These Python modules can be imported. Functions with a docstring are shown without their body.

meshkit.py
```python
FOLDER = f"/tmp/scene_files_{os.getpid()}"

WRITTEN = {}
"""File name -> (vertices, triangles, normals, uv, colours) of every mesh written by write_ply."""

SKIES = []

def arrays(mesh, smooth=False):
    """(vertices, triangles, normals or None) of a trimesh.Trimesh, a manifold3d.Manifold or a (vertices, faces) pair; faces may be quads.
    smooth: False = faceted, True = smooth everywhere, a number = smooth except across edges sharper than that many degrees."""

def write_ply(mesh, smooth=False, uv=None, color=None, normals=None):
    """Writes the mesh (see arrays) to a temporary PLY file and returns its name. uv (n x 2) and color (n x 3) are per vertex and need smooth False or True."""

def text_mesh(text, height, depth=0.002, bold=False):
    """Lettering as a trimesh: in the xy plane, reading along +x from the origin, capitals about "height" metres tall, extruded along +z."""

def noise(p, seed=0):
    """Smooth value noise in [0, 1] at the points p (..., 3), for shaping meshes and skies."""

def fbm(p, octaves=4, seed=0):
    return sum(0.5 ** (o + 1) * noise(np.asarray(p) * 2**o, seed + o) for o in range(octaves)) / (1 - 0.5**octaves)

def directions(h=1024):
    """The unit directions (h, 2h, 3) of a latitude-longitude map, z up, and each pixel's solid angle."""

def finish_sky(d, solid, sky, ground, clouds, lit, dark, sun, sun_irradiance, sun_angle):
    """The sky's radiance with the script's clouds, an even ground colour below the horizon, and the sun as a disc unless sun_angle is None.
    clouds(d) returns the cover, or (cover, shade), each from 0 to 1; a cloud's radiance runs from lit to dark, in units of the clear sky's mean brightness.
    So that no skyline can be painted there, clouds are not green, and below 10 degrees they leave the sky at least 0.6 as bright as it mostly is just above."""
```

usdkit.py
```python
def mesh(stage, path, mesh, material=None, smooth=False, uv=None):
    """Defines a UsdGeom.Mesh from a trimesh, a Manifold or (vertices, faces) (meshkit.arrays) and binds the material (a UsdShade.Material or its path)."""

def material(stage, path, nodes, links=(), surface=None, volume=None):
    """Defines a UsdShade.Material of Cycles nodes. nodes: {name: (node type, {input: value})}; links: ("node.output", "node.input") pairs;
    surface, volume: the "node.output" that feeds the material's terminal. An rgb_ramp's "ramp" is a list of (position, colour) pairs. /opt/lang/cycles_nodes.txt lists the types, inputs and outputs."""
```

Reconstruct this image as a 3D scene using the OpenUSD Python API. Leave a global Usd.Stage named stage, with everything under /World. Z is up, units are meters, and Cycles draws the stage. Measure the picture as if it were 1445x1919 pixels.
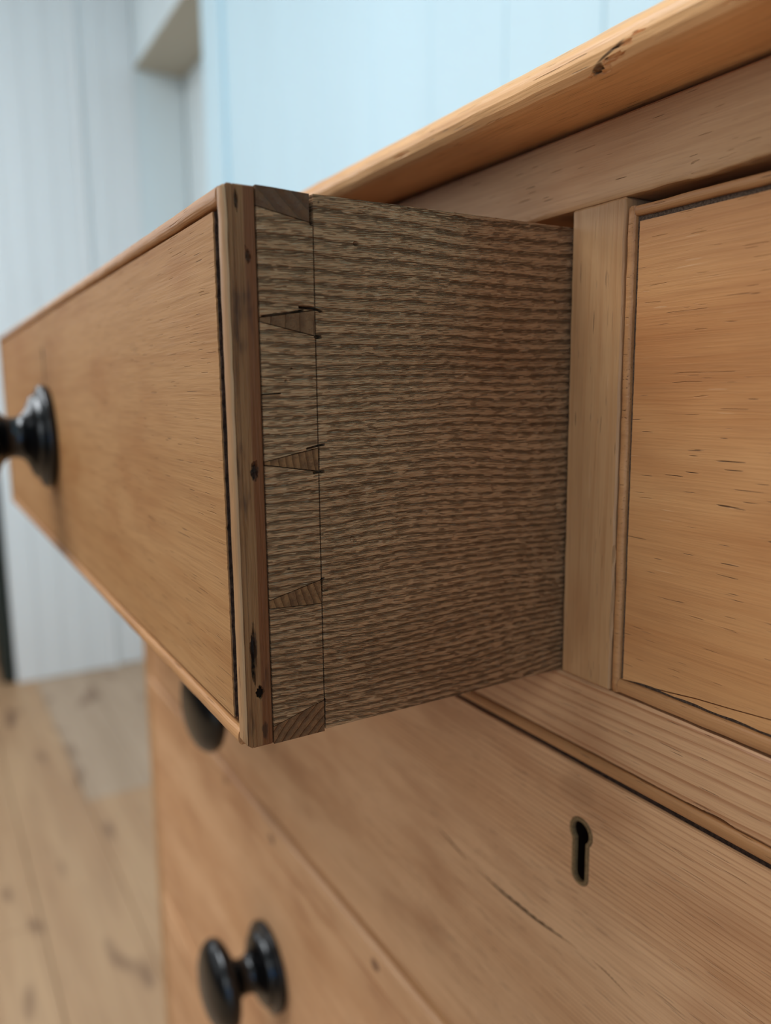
import math, random
import numpy as np, trimesh, manifold3d as m3, shapely.geometry as sg
import usdkit, meshkit
from pxr import Usd, UsdGeom, UsdLux, Gf, Sdf, Vt

stage = Usd.Stage.CreateInMemory()
UsdGeom.SetStageUpAxis(stage, UsdGeom.Tokens.z)
UsdGeom.SetStageMetersPerUnit(stage, 1.0)
UsdGeom.Xform.Define(stage, '/World')
UsdGeom.Scope.Define(stage, '/World/Looks')

# ------------------------------------------------------------------ camera
CX, CY, CZ, YAW, PITCH, ROLL, FPX = 0.19634, -0.18795, 0.09823, -1.03371, 0.15388, -0.01111, 1460.755
cam = UsdGeom.Camera.Define(stage, '/World/camera')
fw = np.array([math.sin(YAW)*math.cos(PITCH), math.cos(YAW)*math.cos(PITCH), -math.sin(PITCH)])
rt = np.cross(fw, [0, 0, 1]); rt /= np.linalg.norm(rt); up = np.cross(rt, fw)
rt, up = math.cos(ROLL)*rt + math.sin(ROLL)*up, -math.sin(ROLL)*rt + math.cos(ROLL)*up
M = Gf.Matrix4d(*rt, 0, *up, 0, *(-fw), 0, CX, CY, CZ, 1)
cam.AddTransformOp().Set(M)
cam.CreateHorizontalApertureAttr(36.0)
cam.CreateVerticalApertureAttr(36.0*1919/1445)
cam.CreateFocalLengthAttr(36.0*FPX/1445)
cam.CreateFocusDistanceAttr(0.226)
cam.CreateFStopAttr(8.3)
cam.CreateClippingRangeAttr(Gf.Vec2f(0.01, 100))
cam.CreateExposureAttr(0.16)

# ------------------------------------------------------------------ light
FLOOR, CEIL = -0.85, 1.62
dome = UsdLux.DomeLight.Define(stage, '/World/sky'); dome.CreateIntensityAttr(0.02); dome.CreateColorAttr(Gf.Vec3f(1.0, 0.985, 0.96))
def rect(name, loc, target, w, h, inten, col):
    l = UsdLux.RectLight.Define(stage, '/World/' + name)
    l.CreateWidthAttr(w); l.CreateHeightAttr(h); l.CreateIntensityAttr(inten); l.CreateColorAttr(Gf.Vec3f(*col))
    loc, target = np.array(loc, float), np.array(target, float)
    z = loc - target; z /= np.linalg.norm(z)
    x = np.cross([0, 0, 1.0] if abs(z[2]) < .99 else [0, 1.0, 0], z); x /= np.linalg.norm(x); y = np.cross(z, x)
    l.AddTransformOp().Set(Gf.Matrix4d(*x, 0, *y, 0, *z, 0, *loc, 1))
    return l
COOL = (0.945, 1.0, 1.05)
rect('front_fill', (-1.7, -2.9, 0.95), (-1.2, 0, 0.25), 2.6, 1.2, 0.8, COOL)  # unseen panel, added for broad soft light on the fronts
rect('left_fill', (-2.5, -1.1, 0.95), (0, -.2, .2), 1.4, 1.1, 2.1, COOL)  # unseen panel, added for grazing light from the left
rect('right_fill', (1.1, -1.6, 0.85), (-.2, 0, .0), 1.2, 0.9, 2.5, COOL)  # unseen panel, added to light the faces turned right
rect('ceiling_lamp', (-0.8, -0.95, CEIL-0.03), (-0.8, -0.95, 0), 1.3, 0.6, 14.0, COOL)
rect('side_daylight', (1.10, 0.27, 1.0), (-0.6, 0.40, 0.7), 0.40, 1.0, 5.2, (0.18, 0.66, 1.0))
rect('blue_window', (1.08, -0.95, 0.06), (-0.3, -0.1, -0.1), 0.13, 0.50, 8.0, (0.02, 0.34, 1.0))

# ------------------------------------------------------------------ helpers
used = {}
def path_for(name, parent=None):
    base = (parent or '/World') + '/' + name
    n = used.get(base, 0); used[base] = n + 1
    return base if n == 0 else f'{base}_{n:03d}'
def setd(prim, **kw):
    for k, v in kw.items():
        if v: prim.SetCustomDataByKey(k, v)
    return prim
def obj(name, mesh, mat, parent=None, smooth=30, label=None, category=None, kind=None, group=None):
    p = path_for(name, parent)
    usdkit.mesh(stage, p, mesh, mat, smooth=smooth)
    setd(stage.GetPrimAtPath(p), label=label, category=category, kind=kind, group=group)
    return p
def thing(name, label, category=None, kind=None, loc=(0, 0, 0), parent=None):
    p = path_for(name, parent)
    x = UsdGeom.Xform.Define(stage, p)
    if any(loc): x.AddTranslateOp().Set(Gf.Vec3d(*loc))
    setd(x.GetPrim(), label=label, category=category, kind=kind)
    return p
Mf = m3.Manifold
def bx(x0, x1, y0, y1, z0, z1):
    return Mf.cube([x1-x0, y1-y0, z1-z0]).translate([x0, y0, z0])
def cbx(x0, x1, y0, y1, z0, z1, c=0.001):
    """box with chamfered edges"""
    pts = []
    for sx, sy, sz in np.ndindex(2, 2, 2):
        X, Y, Z = (x0, x1)[sx], (y0, y1)[sy], (z0, z1)[sz]
        dx, dy, dz = (c, -c)[sx], (c, -c)[sy], (c, -c)[sz]
        pts += [(X, Y+dy, Z+dz), (X+dx, Y, Z+dz), (X+dx, Y+dy, Z)]
    return Mf.hull_points(np.array(pts))
def extrude(poly, h):
    """shapely polygon in (u,v), extruded h along w"""
    rings = [np.array(poly.exterior.coords)[:-1]] + [np.array(r.coords)[:-1] for r in poly.interiors]
    return Mf.extrude(m3.CrossSection(rings, m3.FillRule.EvenOdd), h)
def remap(man, rows, off=(0, 0, 0)):
    """rows: 3x3 matrix taking (u,v,w) to (x,y,z)"""
    A = np.hstack([np.array(rows, float), np.array(off, float).reshape(3, 1)])
    return man.transform(A)
YZ_X = [[0, 0, 1], [1, 0, 0], [0, 1, 0]]     # (y,z) profile, extruded along x
XY_Z = [[1, 0, 0], [0, 1, 0], [0, 0, 1]]     # (x,y) profile, along z
XZ_Y = [[1, 0, 0], [0, 0, -1], [0, 1, 0]]    # (x,z) profile, extruded along -y
def prism_yz(pts, x0, x1): return remap(extrude(sg.Polygon(pts), x1-x0), YZ_X, (x0, 0, 0))
def prism_xy(pts, z0, z1): return remap(extrude(sg.Polygon(pts), z1-z0), XY_Z, (0, 0, z0))
def prism_xz(poly, y0, y1): return remap(extrude(poly if hasattr(poly, 'exterior') else sg.Polygon(poly), y1-y0), XZ_Y, (0, y1, 0))
def tm(man):
    m = man.to_mesh(); return trimesh.Trimesh(m.vert_properties[:, :3], m.tri_verts, process=False)
def wear(man, edge, amp, scale, seed=0, keep=None):
    """wobbles the surface a little, as hand-planed and worn timber does"""
    t = tm(man.refine_to_length(edge)); v = np.array(t.vertices)
    n = np.stack([meshkit.fbm(v*scale + 17.3*k, 3, seed + k) - .5 for k in range(3)], 1)
    w = np.ones(len(v)) if keep is None else keep(v)
    t.vertices = v + n*amp*2*w[:, None]
    return t
def lathe(profile, n=48):
    return trimesh.creation.revolve(np.array(profile, float), sections=n)

# ------------------------------------------------------------------ materials
class G:
    """a little node-graph writer"""
    def __init__(s): s.n, s.l, s.k = {}, [], 0
    def add(s, kind, out, **inp):
        s.k += 1; name = f'n{s.k}'; vals = {}
        for key, v in inp.items():
            if isinstance(v, str) and v.startswith('@'): s.l.append((v[1:], f'{name}.{key}'))
            else: vals[key] = v
        s.n[name] = (kind, vals)
        return f'@{name}.{out}'
    def math(s, t, a, b=0.5, c=0.0, clamp=False): return s.add('math', 'value', math_type=t, value1=a, value2=b, value3=c, use_clamp=clamp)
    def vmath(s, t, a, b): return s.add('vector_math', 'vector', math_type=t, vector1=a, vector2=b)
    def pos(s): return s.add('geometry', 'position')
    def scale(s, v, xyz, loc=(0, 0, 0), rot=(0, 0, 0)): return s.add('mapping', 'vector', vector=v, scale=xyz, location=loc, rotation=rot)
    def noise(s, v, scale=1.0, detail=2.0, rough=.5, dist=0.0): return s.add('noise_texture', 'fac', vector=v, scale=scale, detail=detail, roughness=rough, distortion=dist)
    def ramp(s, f, stops): return s.add('rgb_ramp', 'color', fac=f, ramp=stops)
    def step(s, v, a, b, lo=0.0, hi=1.0): return s.add('map_range', 'result', range_type='smoothstep', value=v, from_min=a, from_max=b, to_min=lo, to_max=hi, clamp=True)
    def mix(s, f, a, b, t='mix'): return s.add('mix', 'color', mix_type=t, fac=f, color1=a, color2=b)
    def xyz(s, v):
        s.k += 1; name = f'n{s.k}'; s.n[name] = ('separate_xyz', {}); s.l.append((v[1:], f'{name}.vector'))
        return [f'@{name}.{c}' for c in 'xyz']
    def bump(s, h, dist, strength=1.0, normal=None):
        kw = dict(height=h, distance=dist, strength=strength, filter_width=0.6)
        if normal: kw['normal'] = normal
        return s.add('bump', 'normal', **kw)
    def build(s, name, **p):
        out = s.add('principled_bsdf', 'BSDF', **p)
        return usdkit.material(stage, '/World/Looks/' + name, s.n, s.l, surface=out[1:])
def lin(r, g, b): return tuple(((c/255)/12.92 if c/255 <= .04045 else ((c/255+.055)/1.055)**2.4) for c in (r, g, b))

LIN = lin
def pine(name, axis, light=(206, 160, 116), mid=(190, 140, 94), red=(164, 108, 66), ring=0.004, ring_amt=.5, seed=0.0, dash=.5, rough=.48, fig=1.0, k=1.0, flat=1.0, spec=.3, knots_and_shade=(), floor=0.0):
    """stripped old pine; axis = direction of the grain. Across the grain: fibres, year rings; along it: short drying checks, scratches."""
    lin = lambda *c: tuple(k*x for x in LIN(*c))
    g = G(); P = g.vmath('add', g.pos(), (seed, seed*.7, seed*1.3))
    a = 'xyz'.index(axis)
    def st(along, across):
        q = [across]*3; q[a] = along; return tuple(q)
    broad = g.noise(g.scale(P, st(3, 24)), 1, 3, .55)
    tone = g.noise(g.scale(P, st(14, 40)), 1, 2, .6)
    fib = g.noise(g.scale(P, st(45, 1500)), 1, 2, .6)
    fib2 = g.noise(g.scale(P, st(16, 380)), 1, 2, .6)
    comp = g.xyz(P)
    ac = comp[2] if a != 2 else comp[0]
    wob = g.noise(g.scale(P, st(2.2, 14)), 1, 2, .5)
    w = g.math('multiply_add', wob, 0.035*fig, ac)
    ph = g.math('fraction', g.math('divide', w, ring))
    line = g.step(ph, .60, .94); line = g.math('multiply', line, g.step(ph, 1.0, .95))
    amt = g.math('multiply', line, g.math('multiply', g.step(broad, .3, .62, floor, 1.0), ring_amt))
    col = g.mix(g.step(broad, .3, .7), lin(*light), lin(*mid))
    col = g.mix(g.math('multiply', g.step(tone, .45, .75), .45), col, lin(*red))
    col = g.mix(amt, col, lin(*red))
    col = g.mix(g.math('multiply', g.step(fib2, .40, .75), .20*flat), col, lin(150, 98, 58))
    col = g.mix(g.math('multiply', g.step(fib, .42, .75), .22*flat), col, lin(140, 92, 56))
    chk = g.noise(g.scale(P, st(70, 1900)), 1, 1, .4)
    chm = g.math('multiply', g.step(chk, .695, .74), g.step(g.noise(g.scale(P, st(25, 40)), 1, 1), .46, .6))
    col = g.mix(g.math('multiply', chm, dash), col, lin(62, 40, 26))
    scr = g.noise(g.scale(P, st(80, 1500), rot=(.25, .4, .15)), 1, 0)
    scm = g.math('multiply', g.step(scr, .82, .86), .18)
    col = g.mix(scm, col, lin(226, 190, 150))
    if knots_and_shade:
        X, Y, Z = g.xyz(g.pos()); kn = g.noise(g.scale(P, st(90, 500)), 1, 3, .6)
        for (kx, kz, rx, rz, sl, dk, kc) in knots_and_shade:
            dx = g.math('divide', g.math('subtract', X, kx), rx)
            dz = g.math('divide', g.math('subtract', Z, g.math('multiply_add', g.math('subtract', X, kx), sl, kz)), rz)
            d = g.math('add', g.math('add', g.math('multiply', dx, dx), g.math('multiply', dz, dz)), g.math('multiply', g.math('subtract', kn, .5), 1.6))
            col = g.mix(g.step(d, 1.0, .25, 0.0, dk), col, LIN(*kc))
    h = g.math('subtract', g.math('multiply', fib, .6), g.step(chk, .695, .74))
    nb = g.bump(h, .00022, .8)
    r = g.math('multiply_add', fib2, .18, rough-.09)
    return g.build(name, base_color=col, roughness=r, normal=nb, specular_ior_level=spec)

def oak_side(name, base=(162, 119, 82), dark=(66, 43, 27), lightc=(180, 136, 96)):
    """drawer side, grain along y: rows of open pores with relief"""
    g = G(); P = g.pos(); x, y, z = g.xyz(P)
    wob = g.noise(g.scale(P, (1, 7, 16)), 1, 2, .5)
    w = g.math('multiply_add', wob, .014, z)
    band = g.noise(g.scale(g.add('combine_xyz', 'vector', x=0.0, y=g.math('multiply', y, 2.2), z=g.math('multiply', w, 330.0)), (1, 1, 1)), 1, 2, .6)
    wb = g.math('multiply_add', band, .0016, w)
    row = g.math('fraction', g.math('multiply', wb, g.math('multiply_add', wb, -1050.0, 570.0)))   # rings wider towards the top of the board
    rowm = g.math('multiply', g.step(row, .35, .85), g.step(row, 1.0, .90))
    tilt = g.math('multiply_add', y, g.math('multiply_add', z, -1.2, .075), w)
    pv = g.add('combine_xyz', 'vector', x=0.0, y=g.math('multiply', y, 190.0), z=g.math('multiply', tilt, 3900.0))
    pore = g.noise(pv, 1, 1, .5, .2)
    pv2 = g.add('combine_xyz', 'vector', x=3.0, y=g.math('multiply', y, 200.0), z=g.math('multiply', tilt, 3900.0))
    pore2 = g.noise(pv2, 1, 1, .5, .2)
    pm = g.math('maximum', g.math('multiply', g.step(pore, .46, .62), rowm), g.math('multiply', g.step(pore, .58, .70), .35))
    fine = g.noise(g.scale(P, (1, 60, 3200)), 1, 2, .6)
    broad = g.noise(g.scale(P, (1, 5, 60)), 1, 3, .6)
    col = g.mix(g.step(broad, .3, .7), lin(*base), lin(*lightc))
    col = g.mix(g.math('multiply', g.step(g.noise(g.scale(P, (1, 9, 22)), 1, 3), .5, .72), .5), col, lin(150, 104, 70))
    col = g.mix(g.math('multiply', g.step(fine, .45, .75), .35), col, lin(104, 76, 54))
    col = g.mix(g.math('multiply', rowm, .10), col, lin(104, 78, 56))
    col = g.mix(g.math('multiply', pm, .42), col, lin(*dark))
    col = g.mix(g.math('multiply', g.step(pore2, .62, .72), .5), col, lin(188, 164, 134))
    spot = g.step(g.noise(g.scale(P, (1, 260, 260)), 1, 0), .875, .90)
    col = g.mix(g.math('multiply', spot, .7), col, lin(52, 36, 26))
    h = g.math('subtract', g.math('multiply', fine, .25), pm)
    h = g.math('subtract', g.math('add', h, g.math('multiply', pore2, .4)), g.math('multiply', rowm, .12))
    nb = g.bump(h, .0017, 1.0)
    return g.build(name, base_color=col, roughness=.65, normal=nb, specular_ior_level=.08)

def end_grain(name, cy, cz, base=(132, 92, 58), ringc=(74, 46, 28), period=.0021, la=.6):
    g = G(); P = g.pos(); x, y, z = g.xyz(P)
    dy = g.math('subtract', y, cy); dz = g.math('subtract', z, cz)
    r = g.math('sqrt', g.math('add', g.math('multiply', dy, dy), g.math('multiply', dz, dz)))
    r = g.math('multiply_add', g.noise(P, 160, 2), .0011, r)
    ph = g.math('fraction', g.math('divide', r, period))
    line = g.math('multiply', g.step(ph, .35, .93), g.step(ph, 1.0, .95))
    n = g.noise(P, 900, 4, .7); n2 = g.noise(P, 260, 3, .6)
    col = g.mix(g.step(n2, .35, .7), lin(*base), lin(102, 70, 46))
    col = g.mix(g.math('multiply', line, la), col, lin(*ringc))
    col = g.mix(g.math('multiply', g.step(n, .5, .75), .4), col, lin(58, 40, 30))
    return g.build(name, base_color=col, roughness=.75, normal=g.bump(g.math('subtract', n, line), .0006, .8), specular_ior_level=.05)

def lap_wood(name):
    """the end of the drawer front: pale and brown-red year bands, with smudges of dark dirt"""
    g = G(); P = g.pos(); x, y, z = g.xyz(P)
    a = g.noise(g.scale(P, (60, 420, 12)), 1, 3, .6); b = g.noise(g.scale(P, (200, 1500, 60)), 1, 3, .6); c = g.noise(g.scale(P, (120, 160, 38)), 1, 3, .6)
    yy = g.math('multiply_add', g.noise(g.scale(P, (1, 1, 26)), 1, 2), .0012, y)
    col = g.mix(g.step(yy, -.1116, -.1111), lin(134, 92, 57), lin(110, 64, 36))
    col = g.mix(g.math('multiply', g.step(a, .42, .66), .6), col, lin(112, 70, 42))
    col = g.mix(g.math('multiply', g.step(b, .45, .75), .35), col, lin(92, 58, 36))
    col = g.mix(g.math('multiply', g.step(c, .56, .72), .75), col, lin(52, 36, 28))
    sn = g.noise(g.scale(P, (1, 1500, 520)), 1, 3, .65)
    for (sy, sz, ry, rz, dk) in [(-.1139, .0262, .0008, .0085, .95), (-.1132, .0285, .0005, .006, .8), (-.1116, .0772, .0013, .0026, .9), (-.1112, .1330, .0009, .0018, .6), (-.1139, .1465, .0007, .0024, .7), (-.1112, .0040, .0010, .0030, .7), (-.1155, .1090, .0006, .02, .25)]:
        dy = g.math('divide', g.math('subtract', y, sy), ry); dz = g.math('divide', g.math('subtract', z, sz), rz)
        d = g.math('add', g.math('add', g.math('multiply', dy, dy), g.math('multiply', dz, dz)), g.math('multiply', g.math('subtract', sn, .5), 2.6))
        col = g.mix(g.step(d, 1.25, .2, 0.0, dk), col, lin(40, 28, 21))
    return g.build(name, base_color=col, roughness=.5, normal=g.bump(g.math('add', b, g.math('multiply', c, .6)), .0008, .7), specular_ior_level=.12)

def plain(name, c, rough=.5, **kw):
    g = G(); return g.build(name, base_color=lin(*c), roughness=rough, **kw)
def grime(name, a, b, sc=700):
    g = G(); P = g.pos(); n = g.noise(P, sc, 3, .6)
    return g.build(name, base_color=g.mix(g.step(n, .35, .65), lin(*a), lin(*b)), roughness=.85, normal=g.bump(n, .0005, .8), specular_ior_level=.15)
def paint(name, c, var=.02):
    g = G(); P = g.pos()
    n = g.noise(g.scale(P, (5, 5, 1.2)), 1, 2); f = g.noise(g.scale(P, (90, 90, 8)), 1, 2)
    col = g.mix(g.step(n, .3, .7), lin(*c), lin(*[x*(1-var) for x in c]))
    return g.build(name, base_color=col, roughness=.45, normal=g.bump(f, .0006, .25), specular_ior_level=.35)
def planks(name, light, mid, knot):
    g = G(); P = g.pos()
    a = g.noise(g.scale(P, (1.6, 14, 1)), 1, 3, .55); b = g.noise(g.scale(P, (5, 160, 1)), 1, 3, .6)
    k = g.noise(g.scale(P, (5.5, 16, 1), loc=(3.1, 0, 0)), 1, 1, .4)
    col = g.mix(g.step(a, .3, .7), lin(*light), lin(*mid))
    col = g.mix(g.math('multiply', g.step(b, .45, .75), .3), col, lin(*knot))
    col = g.mix(g.math('multiply', g.step(k, .64, .76), .8), col, lin(*knot))
    return g.build(name, base_color=col, roughness=.5, normal=g.bump(b, .0005, .3), specular_ior_level=.35)

PINE_FRONT = pine('pine_front', 'x', k=0.68, spec=.12, rough=.6, light=(214, 160, 106), mid=(200, 144, 90), red=(182, 118, 68), ring=.011, ring_amt=.25, dash=.45, seed=.0)
PINE_RIGHT = pine('pine_right_front', 'x', k=1.05, light=(200, 146, 94), mid=(184, 126, 76), red=(158, 98, 54), ring=.006, ring_amt=.25, dash=.85, seed=2.3)
PINE_RAIL = pine('pine_rail', 'x', k=1.0, light=(210, 162, 118), mid=(202, 152, 108), red=(150, 90, 52), floor=.6, ring=.0037, ring_amt=.8, dash=.35, seed=4.1, fig=.6)
PINE_TOPRAIL = pine('pine_top_rail', 'x', k=.98, light=(206, 160, 114), mid=(196, 146, 98), red=(176, 122, 76), ring=.008, ring_amt=.15, dash=.8, seed=5.5)
PINE_BIG = pine('pine_long_front', 'x', k=1.18, light=(206, 161, 119), mid=(192, 144, 102), red=(150, 97, 60), floor=.25, ring=.0022, ring_amt=.55, dash=.15, seed=7.7, fig=.7, knots_and_shade=[(-.2746, -.2077, .006, .0042, 0, .8, (104, 68, 48)), (-.1316, -.2064, .005, .0036, 0, .85, (104, 66, 46)), (-.3688, -.2061, .007, .004, 0, .6, (110, 74, 52)), (.010, -.0415, .010, .007, .2, .18, (130, 96, 68))])
PINE_STILE = pine('pine_stile', 'z', k=.95, light=(202, 158, 112), mid=(188, 142, 96), red=(168, 114, 70), ring=.006, ring_amt=.3, dash=.7, seed=9.2)
PINE_TOP = pine('pine_top', 'x', k=1.5, light=(206, 158, 108), mid=(192, 140, 90), red=(160, 106, 62), ring=.005, ring_amt=.4, dash=.5, seed=11.0, rough=.36, knots_and_shade=[(.0405, .1838, .0060, .00045, .22, .85, (58, 36, 22)), (.0352, .1818, .0030, .0008, .3, .8, (70, 44, 28))])  # dark marks put the shade and dirt of the edge chips into the colour
PINE_BEAD = pine('pine_bead', 'z', k=0.7, light=(214, 164, 116), mid=(198, 146, 98), red=(170, 116, 68), ring=.006, ring_amt=.2, dash=.5, seed=13.0)
PINE_BEADX = pine('pine_bead_long', 'x', k=0.85, light=(208, 152, 100), mid=(190, 134, 84), red=(156, 102, 60), ring=.006, ring_amt=.2, dash=.6, seed=15.0)
OAK = oak_side('oak_side')
LAP = lap_wood('front_end_wood')
GRIME = grime('groove_dirt', (46, 33, 25), (76, 56, 43))
GREY = grime('grey_dirt', (112, 92, 74), (80, 62, 48), 1400)
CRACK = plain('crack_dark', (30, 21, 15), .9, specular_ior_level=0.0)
BLACK = plain('black_gloss', (8, 8, 9), .23, specular_ior_level=.5)
BRASS = grime('old_brass', (140, 112, 76), (106, 84, 56), 1500)
IRON = plain('lock_iron', (22, 21, 20), .5)
WHITE = paint('white_paint', (228, 238, 240))
WHITE2 = paint('white_boards', (238, 240, 240))
PALEBLUE = paint('pale_blue_boards', (205, 230, 239))
SOFFIT = plain('shaded_soffit', (190, 178, 158), .7)  # white paint seen in shadow; the shade is put into this colour
DARK = plain('dark_green', (28, 38, 34), .5)

# ------------------------------------------------------------------ the room
X_L, Y_B, Y_D = -2.57, 0.521, 0.684        # left wall face, back wall face, far side of the doorway
fl = thing('floor', 'pale oak plank floor', kind='structure')
rng = random.Random(4)
FM = [planks('floor_oak', (188, 152, 116), (172, 134, 100), (112, 82, 62)), planks('floor_oak_grey', (182, 156, 131), (170, 144, 119), (132, 104, 82)), planks('floor_oak_pale', (206, 172, 134), (192, 156, 118), (124, 92, 66))]
PW = 0.152
obj('subfloor', bx(-4.2, 1.2, -3.0, 0.9, FLOOR-.05, FLOOR-.018), CRACK, fl, smooth=False)
row = 0
y = -0.0735 - PW*14
while y < 0.85:
    x = -4.2 + rng.uniform(-1.2, 0)
    if abs(y + .0735 - PW) < .01: x = -3.4
    while x < 1.1:
        L = rng.uniform(1.3, 1.9)
        if y > .05 and x < -1.7: L = -1.64 - x + (.0 if y < .2 else .22)
        if abs(y + .0735) < .01 and x < -3: L = 1.68 - x - 4.2 + 1.0 if False else (-1.98 - x)
        x1 = min(x + L, 1.15)
        if x1 > -4.2:
            m = FM[1] if (y > .05 and x < -2 and x1 < -1.2) else FM[rng.choice([0, 0, 2, 1])]
            if -0.2 < y < 0.02 and x < -.5: m = FM[2] if y < -.1 else FM[0]
            obj('plank', cbx(max(x, -4.2)+.0006, x1-.0006, y+.0006, y+PW-.0006, FLOOR-.018, FLOOR, .0012), m, fl, smooth=False)
        x = x1
    y += PW; row += 1

wl = thing('wall_left', 'white painted panelled wall', kind='structure')
obj('wall_core', bx(X_L-.22, X_L-.016, .024, Y_D+.15, FLOOR, CEIL), WHITE, wl, smooth=False)
# vertical boards of the left wall; the last ones stand a little proud, so that their edge catches the light
edges = [.022, .10, .175, .25, .322, .352, .425, .521]
for i in range(len(edges)-1):
    proud = (.010, .010, .010, .010, 0, 0, 0)[i]
    obj('board', cbx(X_L-.016, X_L+proud, edges[i]+.0004, edges[i+1]-.0004, FLOOR, CEIL, .0025), WHITE2, wl, smooth=False)
arc = [(X_L+.001 + 0.015*math.sin(t), .337 - .016*math.cos(t)) for t in np.linspace(0, math.pi, 13)]
obj('moulding', prism_xy(arc, FLOOR, CEIL), WHITE2, wl, smooth=40)
obj('board', cbx(X_L-.016, X_L, .5215, Y_D, FLOOR, CEIL, .002), WHITE, wl, smooth=False)
d2 = obj('dark_end_1', cbx(X_L-.24, X_L-.002, -.02, .02, FLOOR+.006, 1.15, .002), DARK, label='dark slab at the near end of the white left wall', kind='structure', smooth=False)  # dark green slab closing the near end of the left wall

wb = thing('wall_back', 'white painted board wall behind the chest', kind='structure')
DX0, DX1, DZ = X_L, -1.852, 1.147          # doorway
obj('wall_core', bx(DX1, 1.15, Y_B+.014, Y_D, FLOOR, CEIL), WHITE, wb, smooth=False)
obj('door_head', bx(DX0, DX1, Y_B, Y_D+.15, DZ+.004, CEIL), WHITE, wb, smooth=False)
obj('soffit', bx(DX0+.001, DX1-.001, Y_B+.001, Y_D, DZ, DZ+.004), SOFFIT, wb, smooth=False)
cuts = [DX1, DX1+.128] + [-1.72 + .1745*k for k in range(1, 30)]
for i in range(len(cuts)-1):
    if cuts[i] > 1.1: break
    pr = .012 if i == 0 else 0
    obj('board', cbx(cuts[i]+.0004, min(cuts[i+1], 1.15)-.0004, Y_B-pr, Y_B+.014, FLOOR, CEIL, .0022), PALEBLUE, wb, smooth=False)
obj('door_2', cbx(DX0+.003, DX1-.003, Y_D+.0, Y_D+.04, FLOOR+.005, DZ-.002, .002), WHITE, label='plain white door set back in its opening', kind='structure', smooth=False)
obj('ceiling', bx(-4.2, 1.2, -3.0, 0.9, CEIL, CEIL+.05), WHITE, label='white ceiling', kind='structure', smooth=False)
obj('wall_right', bx(1.15, 1.2, -3.0, 0.9, FLOOR, CEIL), WHITE, label='white right wall beyond the camera', kind='structure', smooth=False)

# ------------------------------------------------------------------ the chest of drawers
chest = thing('chest_of_drawers', 'stripped pine chest of drawers with black turned knobs and its small top drawer pulled open', 'chest of drawers', loc=(0, 0, 0))
CH0, CH1, CM = -0.632, 0.656, 0.0119       # left and right face, middle of the stile
O0, O1 = CH0+.020, CH1-.020                # drawer openings
BACK = 0.505
RAIL_T, RAIL_B = 0.0, -0.0252
D1B, D2T, D2B, D3T, D3B = -0.1962, -0.2170, -0.4460, -0.4670, -0.7000
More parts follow.
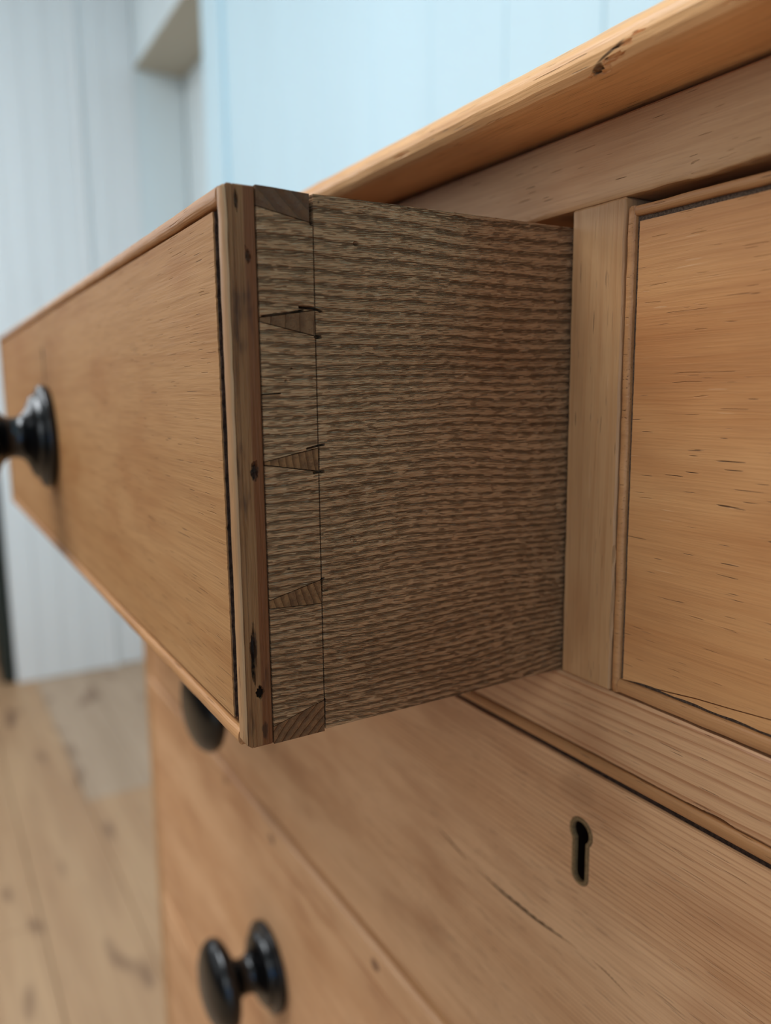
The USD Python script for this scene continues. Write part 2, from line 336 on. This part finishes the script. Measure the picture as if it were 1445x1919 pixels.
# --- top, with a rounded worn front edge
prof = [(.5, .1805), (-.0222, .1805), (-.0246, .1812), (-.0262, .1828), (-.0270, .1850), (-.0268, .1872), (-.0256, .1893), (-.0234, .1912), (-.0205, .1929), (-.0170, .1947), (-.0135, .1964), (-.0100, .1978), (-.0060, .1986), (.5, .1990)]
top = prism_yz(prof, CH0-.02, CH1+.02)
rng = np.random.default_rng(3)
def gouge(c, rad, seed, rot=(0, 0, 0), rough=.75):
    b = trimesh.creation.icosphere(3); v = np.array(b.vertices)
    v = v*(1 + rough*(meshkit.fbm(v*2.2 + seed*7.1, 3, seed) - .5)[:, None]*2)
    return Mf(m3.Mesh(np.asarray(v*np.array(rad), np.float32), np.asarray(b.faces, np.uint32))).rotate(list(rot)).translate(list(c))
for c, rad, sd in [((.0415, -.0268, .1822), (.0050, .0022, .0011), 1), ((.0365, -.0262, .1812), (.0035, .0026, .0011), 2), ((.0330, -.0258, .1808), (.0022, .0022, .0010), 3), ((.0460, -.0274, .1840), (.0042, .0012, .0007), 4), ((.0500, -.0276, .1850), (.0030, .0010, .0006), 5),
                   ((-.06, -.0272, .1835), (.010, .0010, .0008), 6), ((.079, -.0268, .1822), (.006, .0014, .0010), 7), ((.010, -.0252, .1806), (.006, .0010, .0006), 8), ((-.012, -.0250, .1806), (.008, .0009, .0006), 9)]:
    top = top - gouge(c, rad, sd)
near = bx(-.2, .16, -.05, .03, .15, .22)
def top_keep(v): return ((v[:, 1] < .02) & (v[:, 0] > -.25) & (v[:, 0] < .2)).astype(float)
tnear = wear(top ^ near, .003, .0003, 90, 5, lambda v: (v[:, 1] < .0) * np.clip((v[:, 0]+.2)/.02, 0, 1) * np.clip((.16-v[:, 0])/.02, 0, 1) * np.clip(-v[:, 1]/.01, 0, 1))
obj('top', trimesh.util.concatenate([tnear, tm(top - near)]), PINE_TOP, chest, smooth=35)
# --- carcass
obj('side_panel', cbx(CH0, CH0+.0195, .001, BACK, FLOOR+.0, .1802, .001), PINE_STILE, chest)
obj('side_panel', cbx(CH1-.0195, CH1, .001, BACK, FLOOR+.0, .1802, .001), PINE_STILE, chest)
obj('back_panel', bx(O0, O1, BACK-.012, BACK-.001, FLOOR+.08, .180), PINE_STILE, chest, smooth=False)
for X in (CH0, CH1-.0195):
    obj('stile', cbx(X, X+.0195, -.020+.020, .0008, FLOOR+.09, .1548, .0004), PINE_STILE, chest)
# top rail, its lower edge worn and chewed above the right drawer
def rail_wear(v):
    low = np.clip((.1625 - v[:, 2])/.006, 0, 1) * (v[:, 1] < .004)
    return low * np.clip((v[:, 0]-.028)/.012, 0, 1) * (v[:, 0] < .2)
tr = cbx(CH0, CH1, 0, .022, .1552, .1789, .0007)
nb = bx(-.02, .2, -.01, .03, .1, .2)
tn = wear(tr ^ nb, .0022, .0016, 110, 9, lambda v: rail_wear(v) * ((v[:, 0] < .198)))
obj('top_rail', trimesh.util.concatenate([tn, tm(tr - nb)]), PINE_TOPRAIL, chest, smooth=35)
# stile between the two small drawers
ml = cbx(.0012, .0234, 0, .02, -.0002, .1550, .0006)
for (cx, cz, s, l) in [(.0236, .030, .0007, .009), (.0236, .022, .0011, .006), (.0232, .045, .0006, .004), (.0012, .12, .0006, .006), (.0238, .118, .0007, .012)]:
    ml = ml - Mf.sphere(1, 16).scale([s, .0012, l]).translate([cx, 0, cz])
obj('middle_stile', wear(ml, .004, .00022, 120, 21), PINE_STILE, chest)
def rail(z0, z1, mat, wob=True, proud=.0024):
    r = cbx(O0-.0004, O1+.0004, 0 if wob else -proud, .06, z0, z1, .0009 if wob else .0020)
    if not wob: return obj('rail', r, mat, chest)
    n2 = bx(-.2, .2, -.01, .07, z0-.01, z1+.01)
    for (cx, cz, sx, sz) in [(.0655, z0, .006, .0014), (.058, z0, .004, .0008), (.09, z0, .004, .001)]:
        r = r - Mf.sphere(1, 20).scale([sx, .002, sz]).translate([cx, 0, cz])
    a = wear(r ^ n2, .004, .0003, 90, 33, lambda v: (v[:, 1] < .01)*np.clip((.2-abs(v[:, 0]))/.02, 0, 1))
    obj('rail', trimesh.util.concatenate([a, tm(r - n2)]), mat, chest, smooth=35)
rail(RAIL_B, -.0004, PINE_RAIL)
rail(D2T+.0002, D1B-.0001, PINE_BIG, False)
rail(D3T+.0002, D2B-.0004, PINE_BIG, False, .0003)
obj('plinth', cbx(O0, O1, 0.0, .02, -.80, D3B-.0004, .001), PINE_RAIL, chest)
for X in (CH0+.02, CH1-.09):
    obj('foot', prism_xz([(X, FLOOR), (X+.05, FLOOR), (X+.07, -.801), (X, -.801)], .0, .05), PINE_RAIL, chest)

# --- turned black knob: flange, ring, neck and domed head
KN = [(0, 0), (.0305, 0), (.0318, .0018), (.0318, .0042), (.0300, .0062), (.0266, .0070), (.0258, .0086), (.0244, .0104), (.0205, .0122), (.0165, .0140), (.0134, .0168), (.0122, .0200), (.0122, .0225), (.0132, .0255), (.0160, .0283), (.0205, .0303), (.0255, .0318), (.0292, .0336), (.0312, .0362), (.0315, .0390), (.0300, .0425), (.0262, .0460), (.0200, .0488), (.0120, .0506), (.0050, .0512), (0, .0513)]
def smooth_profile(p, k=3):
    from scipy.interpolate import PchipInterpolator
    p = np.array(p); d = np.r_[0, np.cumsum(np.linalg.norm(np.diff(p, axis=0), axis=1))]
    t = np.unique(np.concatenate([np.linspace(d[i], d[i+1], k+1) for i in range(len(d)-1)]))
    q = np.stack([PchipInterpolator(d, p[:, 0])(t), PchipInterpolator(d, p[:, 1])(t)], 1); q[0, 0] = q[-1, 0] = 0
    return q
KNOB = lathe(smooth_profile(KN), 64)
def knob(x, y, z, parent, s=1.0):
    t = KNOB.copy(); t.apply_scale(s)
    v = np.array(t.vertices); t.vertices = np.stack([v[:, 0]+x, -v[:, 2]+y, v[:, 1]+z], 1)   # axis towards -y
    return obj('knob', t, BLACK, parent, smooth=40, label='black turned wooden knob')

# --- keyhole shape (x,z) with its metal lining
def key_shape(cx, cz, grow=0.0):
    c = sg.Point(cx, cz).buffer(.0040+grow, 24); w = .0026+grow
    return c.union(sg.box(cx-w, cz-.0165-grow*.6, cx+w, cz)).union(sg.Point(cx, cz-.0165+.0004).buffer(w, 16))
def lining(cx, cz, y, depth, parent):
    ring = key_shape(cx, cz, .0013).difference(key_shape(cx, cz))
    obj('keyhole_lining', prism_xz(ring, y-.0003, y+depth), BRASS, parent, label='brass keyhole lining')

# --- cock beads round a drawer front (rounded strips), mitred
def bead_profile(w, d):
    """(across from the edge inwards, depth y from the front): rounded nose"""
    a = np.linspace(0, math.pi, 9)
    return [(0, d)] + [(w/2 - w/2*math.cos(t), .0011 - .0011*math.sin(t)) for t in a] + [(w, d)]
def beads(x0, x1, z0, z1, yf, w, d, parent, mat_v, mat_h, clip=None, sides='LRTB', r=.0012, wbot=None, d_r=None):
    body = {}
    for s in sides:
        ww = wbot if (s == 'B' and wbot) else w
        p = bead_profile(ww, d_r if (s == 'R' and d_r) else d)
        if s == 'R': b = prism_xy([(x1-u, yf+v) for u, v in p], z0, z1)
        if s == 'L': b = prism_xy([(x0+u, yf+v) for u, v in p][::-1], z0, z1)
        if s == 'T': b = prism_yz([(yf+v, z1-u) for u, v in p], x0+w, x1-w)
        if s == 'B': b = prism_yz([(yf+v, z0+u) for u, v in p][::-1], x0+w, x1-w)
        if s in 'LR':     # round the outer corners
            xx = x1-w if s == 'R' else x0-.01
            rr = sg.box(x0, z0, x1, z1).buffer(-r).buffer(r, 12)
            b = b ^ prism_xz(rr, yf-.01, yf+d+.01)
        if s == 'R' and clip is not None: b = b ^ clip
        obj('cock_bead', wear(b, .004, .00025, 160, 41) if x1-x0 < .7 or s in 'LR' else b, mat_v if s in 'LR' else mat_h, parent, smooth=50)

# ================= the open small drawer =================
DY = -.1178                                   # front of the beads
DR0, DR1, DH = O0+.002, 0.0, .1504
LAPY0, LAPY1 = -.1150, -.1088                 # end of the front board seen on the side
SCR = -.0926
r3 = np.random.default_rng(12)
# front field: sawn right edge, ragged along the groove
zz = np.linspace(.0058, .1450, 150)
jag = -.0098 - np.abs(r3.normal(0, .00022, len(zz))) - .0004*meshkit.fbm(np.stack([zz*120, 0*zz, 0*zz], 1), 3, 2) + .0004
field = sg.Polygon([(DR0+.0075, .0058), *[(a, b) for a, b in zip(jag, zz)], (DR0+.0075, .1450)])
fld = prism_xz(field, DY+.0009, LAPY0)
old = sg.Point(-.3400, .1235).buffer(.0036).union(sg.box(-.3419, .1065, -.3381, .1235))
fld = fld - prism_xz(old, DY-.001, DY+.0025)
drawer = obj('drawer', fld, PINE_FRONT, chest, smooth=25, label='small left drawer, pulled open')
obj('old_keyhole', prism_xz(old.buffer(-.0001), DY+.0012, DY+.0026), plain('old_keyhole_fill', (46, 38, 32), .9), drawer, smooth=False, label='grey filled old keyhole')
# end grain lap of the front board, with a nail hole and a split
lap = cbx(DR0+.0005, -.0002, LAPY0, LAPY1, -.0006, DH, .0004)
HOLES = [((0, -.1124, .0156), (.004, .0013, .0019), 31, .5), ((0, -.1116, .0772), (.0012, .0011, .0028), 32, .9), ((0, -.1112, .1330), (.0009, .0009, .0022), 33, .9), ((0, -.1138, .0262), (.0016, .0009, .0080), 34, .6), ((0, -.1139, .1465), (.0008, .0005, .0030), 35, .9)]
lap = lap + cbx(-.0044, -.0002, DY+.00135, LAPY0+.0003, -.0006, DH, .0003)
endcut = prism_yz([(DY-.001, .0030), (DY+.0003, .0022), (DY+.0012, .0006), (DY+.0030, -.0007), (0, -.0007), (0, DH+.001), (DY+.0018, DH+.001), (DY+.0014, DH), (DY+.0004, DH-.0006), (DY-.001, DH-.0016)], -.0046, .01)
lap = (lap ^ bx(-1, -.0046, -1, 1, -1, 1)) + (lap ^ endcut)
for c, rad, sd, ro in HOLES: lap = lap - gouge(c, rad, sd, (0, 0, 0), ro)
lap = lap + bx(DR0+.012, -.0125, LAPY1-.0002, SCR, .001, DH-.001)
obj('front_board', lap, LAP, drawer, smooth=25, label='dark brown end of the front board')
for c, rad, sd, ro in HOLES[:1]:
    obj('nail_hole' if sd == 31 else 'knot', (gouge(c, [r*.97 for r in rad], sd, (0, 0, 0), ro) ^ bx(-.1, -.0011, -1, 1, -1, 1)), CRACK, drawer, label='dark nail hole' if sd == 31 else 'dark dirt-filled knot')
beads(DR0, 0.0, -.0006, DH, DY, .0045, LAPY0-DY-.0001, drawer, PINE_BEAD, PINE_BEADX, r=.0022, d_r=.0013, clip=endcut)
# groove bottom, dark with old dirt
g1 = bx(-.0105, -.0046, LAPY0-.0003, LAPY0+.0002, .0045, .1462)
g1 = g1 + prism_xz(sg.Polygon([(a + .00012, b) for a, b in zip(jag, zz)] + [(a + .0006 + .0003*math.sin(b*900), b) for a, b in list(zip(jag, zz))[::-1]]).buffer(0), DY+.0013, LAPY0+.0001)
obj('groove', g1, GRIME, drawer, smooth=False, label='dark dirty groove beside the bead')
# dovetailed side
pins = [
    [(-.1087, .1456), (SCR-.0010, .1429), (SCR-.0008, .1502), (-.1040, .1507), (-.1087, .1508)],
    [(-.1087, .1166), (SCR, .1133), (SCR, .1201), (-.1087, .1176)],
    [(-.1087, .0789), (SCR, .0763), (SCR, .0827), (-.1087, .0797)],
    [(-.1087, .0389), (SCR, .0381), (SCR, .0451), (-.1087, .0412)],
    [(-.1087, -.0008), (SCR, -.0008), (SCR, .0089), (-.1087, .0044)]]
side = bx(-.0120, 0, LAPY1+.0002, .355, 0, .1502)
for i, p in enumerate(pins):
    q = sg.Polygon(p).buffer(.00018, join_style=2)
    side = side - prism_yz(list(q.exterior.coords)[:-1], -.02, .01)
# ragged saw over-cuts and gaps round the pins
def cutpoly(pts, w, depth=.003):
    q = sg.LineString(pts).buffer(w, 3)
    return prism_yz(list(q.exterior.coords)[:-1], -depth, .01)
for pts, w in [([(-.1080, .1180), (-.1000, .1192), (-.0962, .1200)], .00032), ([(-.0972, .1207), (-.0930, .1206), (-.0906, .1198)], .00038), ([(-.0926, .1130), (-.0912, .1131)], .00055),
               ([(-.0960, .0827), (-.0926, .0834), (-.0908, .0836)], .00036), ([(-.0940, .0759), (-.0912, .0760)], .00048), ([(-.0926, .0762), (-.0924, .0832)], .00032),
               ([(-.0926, .0452), (-.0919, .0454)], .0004), ([(-.0926, .0385), (-.0924, .0452)], .00022), ([(-.0926, .0415), (-.0908, .0418)], .00018), ([(-.0928, -.001), (-.0925, .0090)], .00042), ([(-.0930, .1425), (-.0931, .152)], .0006),
               ([(-.1085, .0977), (-.1035, .0979)], .00022)]:
    side = side - cutpoly(pts, w)
side = side - bx(-.0012, .01, SCR-.0002, SCR+.0002, -.01, .16)      # scribe line
side = side - Mf.sphere(1, 14).scale([.0012, .0009, .0008]).translate([0, -.0796, .1385])
for (yy, z_, s) in [(-.1000, .1045, .0004), (-.1018, .1012, .0005), (-.1025, .0495, .0005), (-.0825, .0560, .0008), (-.0815, .0552, .0007)]:
    side = side - Mf.sphere(1, 10).scale([.0008, s, s]).translate([0, yy, z_])
obj('side_panel', side, OAK, drawer, smooth=25, label='open-grained brown oak drawer side with dovetails')
EG = [end_grain(f'pin_end_grain_{k}', *c) for k, c in enumerate([(-.060, .19, (96, 70, 52), (64, 44, 32), .0035, .3), (-.035, .112, (118, 84, 56), (70, 46, 30), .0042, .45), (-.045, .088), (-.055, .055), (-.066, -.030, (124, 84, 54))], 1)]
for p, m in zip(pins, EG):
    q = list(sg.Polygon(p).buffer(-.00008, join_style=2).exterior.coords)[:-1]
    obj('dovetail_pin', prism_yz(q, -.0119, -.00012), m, drawer, smooth=False, label='dark end-grain dovetail pin')
obj('side_panel', bx(DR0, DR0+.012, LAPY1+.0002, .355, 0, .1500), OAK, drawer, smooth=False)
obj('back_board', bx(DR0+.0122, -.0122, .343, .355, .012, .140), OAK, drawer, smooth=False)
obj('bottom_board', bx(DR0+.0122, -.0122, SCR+.0002, .343, .004, .010), OAK, drawer, smooth=False)
knob(-.333, DY+.0009, .0725, drawer)

# ================= the closed small drawer on the right =================
RX0, RX1, RZ0, RZ1 = .0243, O1-.002, .0006, .1516
zz = np.linspace(RZ0+.0048, RZ1-.0046, 120)
jag = RX0+.0042 + np.abs(r3.normal(0, .00006, len(zz)))
bot = [(RX0+.012+.004*k, RZ0+.0058+.0002*math.sin(k*1.7)) for k in range(0, 25)]
field = sg.Polygon([(RX1-.006, RZ0+.0058), (RX1-.006, RZ1-.0046), *[(a, b) for a, b in zip(jag[::-1], zz[::-1])], *bot]).buffer(0)
fr = prism_xz(field, .0006, .020)
ck = sg.LineString([(.040, .0062), (.047, .0070), (.056, .0082), (.068, .0092), (.080, .0104), (.10, .0112)]).buffer(.0002)
fr = fr - prism_xz(ck, -.01, .002)
drawer2 = obj('drawer', fr, PINE_RIGHT, chest, smooth=25, label='small right drawer, shut')
beads(RX0, RX1, RZ0, RZ1, -.0004, .0030, .018, drawer2, PINE_BEADX, PINE_BEADX, r=.0022, wbot=.0046)
obj('groove', bx(RX0+.0029, RX0+.0052, .0014, .018, RZ0+.003, RZ1-.003) + bx(RX0+.0029, RX1-.0029, .0014, .018, RZ1-.0050, RZ1-.0029) + bx(RX0+.0029, RX1-.0029, .0016, .018, RZ0+.0044, RZ0+.0056), GREY, drawer2, smooth=False, label='grey dirty groove inside the bead')
obj('drawer_box', bx(RX0+.002, RX1-.002, .0202, .36, .003, .140), OAK, drawer2, smooth=False)
knob(RX0+.306, .0006, .0725, drawer2)

# ================= the long drawers =================
def long_drawer(z0, z1, label, kx, kz, keyz, cracks=(), gap=.0006):
    f = prism_xz(sg.box(O0+.0047, z0+.0046, O1-.0047, z1-.0045-gap), .0002, .022)
    f = f - prism_xz(key_shape(CM+.0008, keyz, .0015), -.01, .012)
    fills = []
    for pts, w in cracks:
        L = sg.LineString(pts); n = 40
        c = [L.interpolate(i/n, True) for i in range(n+1)]
        poly = sg.Polygon([(q.x, q.y + w*math.sin(math.pi*i/n)*(1+.4*math.sin(i*2.1))) for i, q in enumerate(c)] + [(q.x, q.y - w*math.sin(math.pi*i/n)) for i, q in list(enumerate(c))[::-1]][1:-1]).buffer(0)
        f = f - prism_xz(poly, -.01, .0018); fills.append(prism_xz(poly.buffer(.00012), .0006, .0016))
    d = obj('drawer', f, PINE_BIG, chest, smooth=25, label=label)
    for q in fills: obj('crack', q, CRACK, d, smooth=False, label='dark split in the wood')
    beads(O0+.0003, O1-.0003, z0+.0001, z1-.0003, -.0008 if gap > .001 else -.0002, .0042, .02, d, PINE_BEADX if gap > .001 else PINE_BIG, PINE_BEADX if gap > .001 else PINE_BIG, r=.001)
    if gap > .001: obj('groove', bx(O0+.004, O1-.004, .0016, .0205, z1-.0072, z1-.0043), GRIME, d, smooth=False, label='dark dirty groove below the bead')
    obj('drawer_box', bx(O0+.003, O1-.003, .0222, .40, z0+.004, z1-.012), OAK, d, smooth=False)
    lining(CM+.0008, keyz, .0002, .0012, d)
    obj('keyhole_shade', prism_xz(key_shape(CM+.0008, keyz, .0013).difference(key_shape(CM+.0008, keyz, .0004)), .0015, .0118), CRACK, d, smooth=False)  # black liner added; the darkness inside the hole is put into its colour
    obj('lock_plate', bx(CM-.012, CM+.014, .0121, .0140, keyz-.024, keyz+.012), IRON, d, smooth=False)
    for s in (-1, 1): knob(CM + s*(CM-kx), .0002, kz, d)
    return d
CK = [([(-.0781, -.0988), (-.066, -.1010), (-.053, -.1040)], .00045), ([(-.0500, -.1032), (-.030, -.1046), (-.010, -.1040), (.0135, -.1016)], .0007), ([(.0180, -.1012), (.026, -.1016), (.0385, -.1037)], .0003)]
long_drawer(D1B, RAIL_B, 'upper long drawer with a split below its keyhole', -.297, -.110, -.0562, CK, .0024)
long_drawer(D2B, D2T, 'middle long drawer', -.292, -.318, -.25)
long_drawer(D3B, D3T, 'lowest long drawer', -.292, -.58, -.53)
